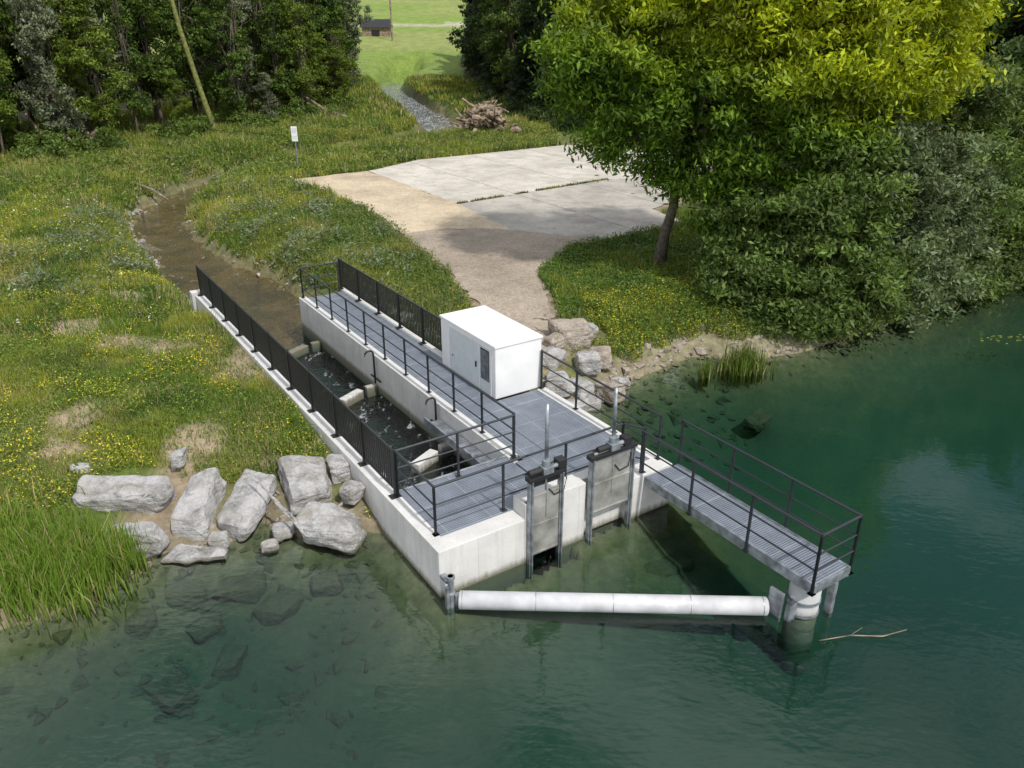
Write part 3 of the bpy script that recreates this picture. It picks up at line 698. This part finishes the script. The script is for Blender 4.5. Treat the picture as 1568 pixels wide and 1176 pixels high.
def leafcloud(clumps,n,size,colA,colB,spray=.55,subs=26,droop=.3,asp=.42,sunlit_top=None):
    vol=np.array([(c[3]*c[4]*c[5])**.67 for c in clumps]); pr=vol/vol.sum()
    P=[];K=[];
    for c,p in zip(clumps,pr):
        m=int(n*p); ns=max(6,int(subs*(c[3]*c[4]*c[5])**.5/2+subs*.3))
        d=rng.normal(size=(ns,3)); d/=np.linalg.norm(d,axis=1)[:,None]; rad=rng.uniform(.4,1.15,ns)**.7
        sc=d*rad[:,None]*np.array(c[3:6])+np.array(c[:3]); sb=rng.uniform(.5,1.45,ns); ssz=spray*rng.uniform(.5,1.35,ns)
        id_=rng.integers(0,ns,m); q_=rng.normal(size=(m,3))*np.array([1,1,.55])*ssz[id_][:,None]*.6
        P.append(sc[id_]+q_); K.append(sb[id_])
    P=np.concatenate(P);K=np.concatenate(K); m=len(P)
    nrm,u,v=rot_frame(m,.45); u[:,2]-=droop; u/=np.linalg.norm(u,axis=1)[:,None]
    ss=size*(.6+.8*rng.random(m))[:,None]
    k=rng.random(m)[:,None]; c=(np.array(colA)*(1-k)+np.array(colB)*k)*K[:,None]*(.8+.4*rng.random(m))[:,None]
    if sunlit_top is not None:
        z0,z1,tc,xk=sunlit_top; kk=(sstep(z0,z1,P[:,2]+xk*(P[:,0]-9)+(K-1)*1.6)*(.3+.7*rng.random(m)))[:,None]; c=c*(1-kk)+np.array(tc)*K[:,None]*kk  # sunlit tone painted into leaf colours, growing with height and x
    return P,u*ss,v*ss*asp,c
def limbs(mb,base,topz,clumps,r0,fork=.45,seed=0):
    R_=random.Random(seed); b=Vector(base); cx=sum(c[0] for c in clumps)/len(clumps); cy=sum(c[1] for c in clumps)/len(clumps)
    tp=Vector((b.x+(cx-b.x)*.4,b.y+(cy-b.y)*.5,topz)); pts=[];n_=6
    for k in range(n_+1):
        t=k/n_; p=b.lerp(tp,t); p+=Vector((R_.uniform(-.12,.12),R_.uniform(-.12,.12),0))*(t>0); pts.append(p)
    pts[0].z-=.3
    mb.path(pts,[r0*1.35]+[r0*(1-.55*k/n_) for k in range(1,n_+1)],10)
    for c in clumps:
        t=R_.uniform(fork,1.0); s=pts[min(n_,int(round(t*n_)))]
        e=Vector(c[:3]); mid=s.lerp(e,.5)+Vector((R_.uniform(-.3,.3),R_.uniform(-.3,.3),-.05*(e-s).length))
        rr=r0*.38; mb.path([s,mid,e],[rr,rr*.6,rr*.2],7)
        for _ in range(4):
            e2=e+Vector((R_.uniform(-1,1)*c[3],R_.uniform(-1,1)*c[4],R_.uniform(-.6,.9)*c[5]))*.8
            mb.path([mid.lerp(e,.4),e2],[rr*.3,rr*.08],5)

# big bright tree
T=empty('broadleaf_tree',False)
cl=[(3.0,31,9.4,1.9,2.0,1.7),(2.2,31.5,8.0,1.0,1.2,.9),(4.4,30.6,7.0,1.6,1.6,1.0),(3.3,30.8,6.0,.9,1.0,.7),(4.9,30.5,9.6,2.0,2.2,1.7),(6.8,29.6,7.9,1.9,2.0,1.4),(7.2,30,10.6,2.3,2.4,1.9),(9.3,29.2,8.7,2.1,2.2,1.6),(9.8,30,11.3,2.4,2.5,1.9),
    (11.8,29.5,9.3,2.1,2.3,1.6),(12.6,30.5,11.4,2.4,2.4,1.8),(14.6,30.6,10.1,1.9,2.2,1.5),(15.6,31.5,8.6,1.4,1.6,1.1),(13.6,29.6,7.7,1.5,1.6,1.0),(6.5,31,12.5,3,3,2),(11,32,13.2,3,3,2),(4,32.5,11.6,2,2,1.6),(8.8,33.5,8.5,2.6,2.3,2.0),(8.3,29.8,6.0,1.5,1.4,.9),(10.8,29.4,6.8,1.8,1.7,1.0),(15.8,31.4,11.6,1.6,1.8,1.3),(6.2,31.0,5.7,1.1,1.1,.7),
    (5.3,31.2,5.0,.7,.8,.5),(7.3,30.2,4.7,1.1,1.0,.7),(8.7,29.8,4.2,1.2,1.1,.8),(10.0,29.4,5.2,1.3,1.2,.8),(8.0,30.5,3.3,.8,.8,.6),(12.2,29.2,6.4,1.2,1.2,.7),(6.3,31.2,4.6,.8,.8,.5)]
mb=MB(); limbs(mb,(6.1,32.2,1.0),8.5,cl,.24,.5,3); mb.obj('trunk_and_limbs',M_bark,T,smooth=True)
P_,U_,V_,C_=leafcloud(cl,150000,.125,(.075,.155,.014),(.15,.25,.02),spray=.55,subs=44,droop=.55,asp=.38,sunlit_top=(6.6,10.4,(.42,.46,.013),.30))  # sun highlight on upper, right-hand crown is painted into leaf colour
diamonds('foliage',P_,U_,V_,C_,parent=T)

def bush(name,base,clumps,n,size,cA,cB,r0=.1,seed=1,**kw):
    E=empty(name,False); mb=MB()
    for k in range(4): limbs(mb,(base[0]+.3*k,base[1]+.2*k,base[2]),base[2]+2,clumps[k::4] or clumps,r0,.3,seed+k)
    mb.obj('stems',M_bark,E,smooth=True)
    P_,U_,V_,C_=leafcloud(clumps,n,size,cA,cB,**kw); diamonds('foliage',P_,U_,V_,C_,parent=E)
bush('willow_bush',(9.5,27.5,1),[(8.4,28.6,1.9,1.3,1.4,1.2),(8.9,27.3,1.6,1.6,1.4,1.3),(9.0,29.2,3.6,1.5,1.6,1.2),(10.4,26.9,2.2,1.7,1.4,1.5),(10.4,28.3,4.2,1.9,1.8,1.4),(12.0,27.1,2.4,1.7,1.5,1.7),(12.0,28.6,5.0,2.0,1.8,1.5),(9.8,25.9,.9,1.2,.9,.8),(12.3,26.4,1.1,1.4,.9,.9),(8.3,26.7,.9,.8,.8,.6),(11.2,26.0,1.0,1.0,.9,.7)],62000,.11,(.065,.115,.02),(.14,.20,.05),spray=.45,subs=34,droop=.25,asp=.38)
bush('willow_bush',(14,29.5,1),[(13.7,28.3,2.2,1.7,1.4,1.5),(14.2,29.3,4.6,1.9,1.7,1.6),(15.6,29.8,2.6,1.7,1.4,1.6),(16.2,30.8,5.0,2.0,1.8,1.7),(13.6,30.2,6.3,1.7,1.7,1.3),(17.4,31.2,2.3,1.7,1.4,1.4),(14.2,27.9,.9,1.4,.9,.8),(16.2,29.2,.9,1.4,.9,.8)],52000,.11,(.085,.13,.05),(.20,.25,.13),spray=.45,subs=34,droop=.2,asp=.38,seed=5)
bush('willow_bush',(19,33,1),[(18.3,32.6,4.6,2.0,2,2),(19.8,33.2,2.2,2.1,1.6,1.6),(21.6,34.2,3.4,2.3,2,2.1),(20,34.5,6.6,2.4,2.2,1.9),(23.5,35.4,2.3,2.1,1.7,1.6),(24.5,36.8,5,2.5,2.3,2.3),(17.5,33.5,7.5,2.0,2,1.7),(18,30.4,.9,1.4,1,.8),(19.8,31.4,.9,1.5,1,.9),(21.8,32.4,1,1.5,1,.9),(24,33.8,1,1.7,1.1,1),(26.5,35,1.1,1.8,1.2,1)],62000,.12,(.065,.115,.022),(.15,.205,.055),spray=.48,subs=34,droop=.25,asp=.38,seed=9)
bush('dark_shrub',(10,33,1),[(9.4,33,2.4,1.5,1.6,1.4),(11,32,2.8,1.8,1.8,2),(12.5,33,3.2,2.2,2,2.4),(14.5,34,4,2.4,2,2.8),(17,36,4.5,2.6,2.2,3.2),(20,38,5,3,2.4,3.6),(24,40,5.5,3,2.5,4)],45000,.14,(.035,.07,.016),(.08,.125,.03),spray=.5,subs=36,seed=12)

def proto_mesh(kind,seed):
    R_=random.Random(seed); H_=R_.uniform(14,18)
    if kind=='spruce':
        n=13000; t=rng.random(n)**.75; z=1.0+t*(H_-1); th=rng.uniform(0,6.28,n); ph=R_.uniform(0,6)
        rad=(1-t)*2.9*(.72+.28*np.sin(z*5+ph+np.sin(th*3)))+.15; rr=rad*rng.random(n)**.4
        P_=np.stack([np.cos(th)*rr,np.sin(th)*rr,z-.22*rr],1)
        u=np.stack([np.cos(th),np.sin(th),-.45+0*th],1)+rng.normal(0,.25,(n,3)); u/=np.linalg.norm(u,axis=1)[:,None]
        v=np.cross(u,np.array([0,0,1.]))+rng.normal(0,.2,(n,3)); s=.28*(.6+.8*rng.random(n))[:,None]
        k=rng.random(n)[:,None]; c=np.array([.016,.035,.014])*(1-k)+np.array([.045,.075,.022])*k
        return P_,u*s,v*s*.3,c,[(0,0,H_*.8,.1,.1,.1)],H_
    cl=[]; crown0=H_*.14
    nn=28
    for k in range(nn):
        t=(k+.5)/nn; z=crown0+(H_-crown0)*t+R_.uniform(-.8,.8); rmax=3.0*math.sin(math.pi*min(1,t*.8+.16))
        a=R_.uniform(0,6.28); rr=rmax*R_.uniform(.2,1.2); s=R_.uniform(.5,1.3)
        cl.append((math.cos(a)*rr,math.sin(a)*rr,z,s*1.1,s*1.1,s*.95))
    pal={'green':((.06,.11,.018),(.12,.185,.03)),'light':((.10,.165,.02),(.19,.25,.035)),'willow':((.13,.165,.09),(.24,.27,.175)),'dark':((.03,.06,.016),(.065,.11,.025))}[kind]
    P_,U_,V_,C_=leafcloud(cl,14000,.16,pal[0],pal[1],spray=.5,subs=16,droop=.3,asp=.5)
    return P_,U_,V_,C_,cl,H_
protos={}
for kind,cnt in (('green',4),('light',3),('willow',2),('dark',3),('spruce',3)):
    for j in range(cnt):
        P_,U_,V_,C_,cl,H_=proto_mesh(kind,j*13+len(kind)*7)
        fo=diamonds('tmp',P_,U_,V_,C_); fm=fo.data; bpy.data.objects.remove(fo)
        mb=MB()
        if kind=='spruce': mb.tube((0,0,-.5),(0,0,H_*.95),.2,8,.04)
        else: limbs(mb,(0,0,-.2),H_*.7,cl,.17,.3,j)
        to=mb.obj('tmp',M_bark,smooth=True); tm=to.data; bpy.data.objects.remove(to)
        protos.setdefault(kind,[]).append((fm,tm))
def plant(kind,x,y,s,parent,zs=1.0):
    fm,tm=random.choice(protos[kind]); z=float(height(np.array([x]),np.array([y]))[0]); r_=random.uniform(0,6.28)
    for me,nm in ((fm,'foliage'),(tm,'trunk')):
        o=bpy.data.objects.new(nm,me); COL.objects.link(o); o.location=(x,y,z-.1); o.rotation_euler=(random.uniform(-.07,.07),random.uniform(-.07,.07),r_); o.scale=(s,s,s*zs); o.parent=parent
FL=empty('background_forest',False); FR=empty('background_forest',False)
edge=[(-48,46),(-40,50),(-36,57),(-34,63),(-29,72),(-24.5,79),(-21.0,88),(-20.5,98),(-22.5,112),(-25.5,130),(-29.5,150)]
for row in range(5):
    for (x0,y0),(x1,y1) in zip(edge[:-1],edge[1:]):
        L_=math.hypot(x1-x0,y1-y0); nn=max(1,int(L_/(3.0 if row<1 else 3.8 if row<2 else 4.8)))
        for k in range(nn):
            t=(k+random.random()*.6)/nn; x_=x0+(x1-x0)*t-row*4.2*.7+random.uniform(-1.6,1.0); y_=y0+(y1-y0)*t+row*4.0*.55+random.uniform(-1,1.4)
            if row==0: kind=random.choice(['green','light','willow','light','green','light']); s=random.uniform(.3,.8)
            elif row==1: kind=random.choice(['green','light','willow','green','green']); s=random.uniform(.75,1.1)
            else: kind=random.choice(['green','dark','green','light']); s=random.uniform(1.0,1.35)
            plant(kind,x_,y_,s,FL,random.uniform(.9,1.25))
edge=[(-6.5,165),(-5.5,148),(-4,128),(-1.5,110),(2.5,94),(8,80),(13,72),(19,64),(24,54),(28,46),(36,44),(48,48)]
for row in range(5):
    for (x0,y0),(x1,y1) in zip(edge[:-1],edge[1:]):
        L_=math.hypot(x1-x0,y1-y0); nn=max(1,int(L_/4.2))
        for k in range(nn):
            t=(k+random.random()*.6)/nn; x_=x0+(x1-x0)*t+row*4.2*.8+random.uniform(-1,1); y_=y0+(y1-y0)*t+row*3.2+random.uniform(-1,1)
            kind=random.choice(['spruce','spruce','dark','dark','green'] if x_<18 else ['green','green','dark','light']) ; s=random.uniform(.85,1.25)
            plant(kind,x_,y_,s,FR)
for (nm,cs,pal) in (('understorey_shrubs',[( -35,57),(-33,63),(-29,70),(-24.5,76),(-20.5,84),(-20,92),(-20,100),(-39,52)],((.07,.125,.022),(.15,.21,.04))),
                    ('understorey_shrubs',[(2.5,92),(5,84),(8,77),(12,70),(16,64),(0,100),(-2,110)],((.025,.05,.014),(.06,.095,.022)))):
    cc=[]
    for (x_,y_) in cs:
        for _ in range(6):
            q=random.uniform(.5,1.6); cc.append((x_+random.uniform(-2.8,2.8),y_+random.uniform(-2.6,2.5),.9+q*.4,q*1.2,q*1.2,q*.9))
    P_,U_,V_,C_=leafcloud(cc,50000,.13,pal[0],pal[1],spray=.5,subs=18); diamonds(nm,P_,U_,V_,C_)

def logpile(name,x,y,w,h,n,seed):
    R_=random.Random(seed); mb=MB(); z=float(height(np.array([x]),np.array([y]))[0])
    for k in range(n):
        px=x+R_.gauss(0,w/4.5); py=y+R_.gauss(0,w/5); pz=z+R_.random()*h*.6*max(.1,1-abs(px-x)/(w*.6)); t=R_.uniform(0,6.28); L_=R_.uniform(.4,w*.28); e=R_.uniform(-.6,.9)
        r_=R_.uniform(.05,.3); mb.path([(px,py,pz),(px+math.cos(t)*L_*.5,py+math.sin(t)*L_*.5,pz+e*L_*.5+R_.uniform(-.2,.2)),(px+math.cos(t)*L_,py+math.sin(t)*L_,pz+e*L_)],[r_,r_*R_.uniform(.6,1),r_*R_.uniform(.2,.7)],7)
    mb.obj(name,M_wood)
logpile('log_pile',-2.4,75.5,5.2,4.6,140,3); logpile('log_pile',-34,64.5,3.5,1.8,34,5)
mb=MB(); mb.path([(-22,88,3.2),(-19,85.5,1.8),(-16.0,83.5,1.2)],[.12,.18,.22],8); mb.path([(-36.5,62.5,4),(-34.5,61.5,1.6),(-32.5,61.5,1.3)],[.08,.14,.2],8); mb.path([(-24.3,51.5,.9),(-22.9,51.0,.5),(-21.6,50.2,.0)],[.06,.09,.05],7); mb.obj('fallen_trunk',M_wood)
mb=MB(); mb.path([(-26.0,73.0,.5),(-27.0,73,5),(-28.0,73.1,10),(-28.6,73.1,16)],[.26,.22,.19,.14],10); mb.obj('mossy_trunk',M_moss)
mb=MB(); mb.path([(5.6,11.2,.02),(6.2,11.3,.05),(6.8,11.3,.03),(7.3,11.45,.05)],[.008,.012,.01,.004],6); mb.path([(6.2,11.3,.05),(6.5,11.5,.06)],[.007,.003],5); mb.obj('floating_branch',M_wood)
m=26; xx=rng.normal(17.6,.6,m); yy=rng.normal(26.2,.25,m)
nrm,u,v=rot_frame(m,6); diamonds('floating_leaves',np.stack([xx,yy,np.full(m,.03)],1),u*.06,v*.04,np.tile(np.array([.30,.34,.05]),(m,1)))
# sign
E=empty('info_sign',False); E.location=(-14.4,54.7,0)
MB().tube((0,0,.8),(0,0,3.9),.045,10).obj('pole',M_galv,E)
MB().box(-.2,.2,-.075,-.05,2.95,3.9).obj('plate',M_white,E,bevel=.01)
mb=MB(); mb.box(-.14,.14,-.08,-.077,3.5,3.8); mb.box(-.14,.14,-.08,-.077,3.1,3.16); mb.box(-.14,.14,-.08,-.077,3.22,3.28); mb.obj('lettering',M_door,E)
MB().tube((-26,188,3),(-26,188,16),.2,8).obj('utility_pole',M_wood)
B=empty('field_barn',False); B.location=(-30.5,196,6.2)
MB().box(-3,3,-2,2,0,2.6).obj('walls',M_wood,B)
mb=MB(); mb.v=[(-3.4,-2.5,2.5),(3.4,-2.5,2.5),(3.4,0,4.2),(-3.4,0,4.2),(-3.4,2.5,2.5),(3.4,2.5,2.5)]; mb.f=[(0,1,2,3),(3,2,5,4),(0,3,4),(1,5,2),(0,4,5,1)]; mb.obj('roof',M_dark,B)
MB().box(-.9,.9,-2.04,-2.003,0,2.0).obj('door',M_dark,B)

# ------------------------------------------------------------------ light
w=bpy.data.worlds.new('World'); scene.world=w; w.use_nodes=True; nt=w.node_tree; nt.nodes.clear(); n=N(nt)
EL=math.radians(52); sv=Vector((.62*math.cos(EL),-.785*math.cos(EL),math.sin(EL))).normalized()
ROT=math.atan2(sv.x,sv.y)
sky=n('ShaderNodeTexSky'); sky.sky_type='NISHITA'; sky.sun_disc=False; sky.sun_elevation=EL; sky.sun_rotation=ROT
tc=n('ShaderNodeTexCoord').outputs['Generated']
mp=n('ShaderNodeMapping',{0:tc,3:(1,1,2.2)}).outputs[0]
cf=n.ramp(n.noise(mp,2.3,7,.6),[(.40,0.0),(.6,.95)])
c=n.mix(cf,sky.outputs[0],(12.5,12.6,12.8))
bg=n('ShaderNodeBackground',{0:c,1:.12}); o=nt.nodes.new('ShaderNodeOutputWorld'); nt.links.new(bg.outputs[0],o.inputs[0])
ld=bpy.data.lights.new('sun','SUN'); ld.energy=3.5; ld.angle=math.radians(2.0); ld.color=(1,.96,.9)
lo=bpy.data.objects.new('sun',ld); COL.objects.link(lo); lo.rotation_euler=sv.to_track_quat('Z','Y').to_euler()

cd=bpy.data.cameras.new('camera'); cam=bpy.data.objects.new('camera',cd); COL.objects.link(cam)
cam.location=(0,0,10.3); cam.rotation_euler=(math.radians(90-24.65),0,0); cd.sensor_width=36; cd.lens=1216/1568*36; cd.clip_end=3000; cd.clip_start=.1
scene.camera=cam
scene.view_settings.view_transform='Standard'; scene.view_settings.look='None'; scene.view_settings.exposure=0; scene.view_settings.gamma=1
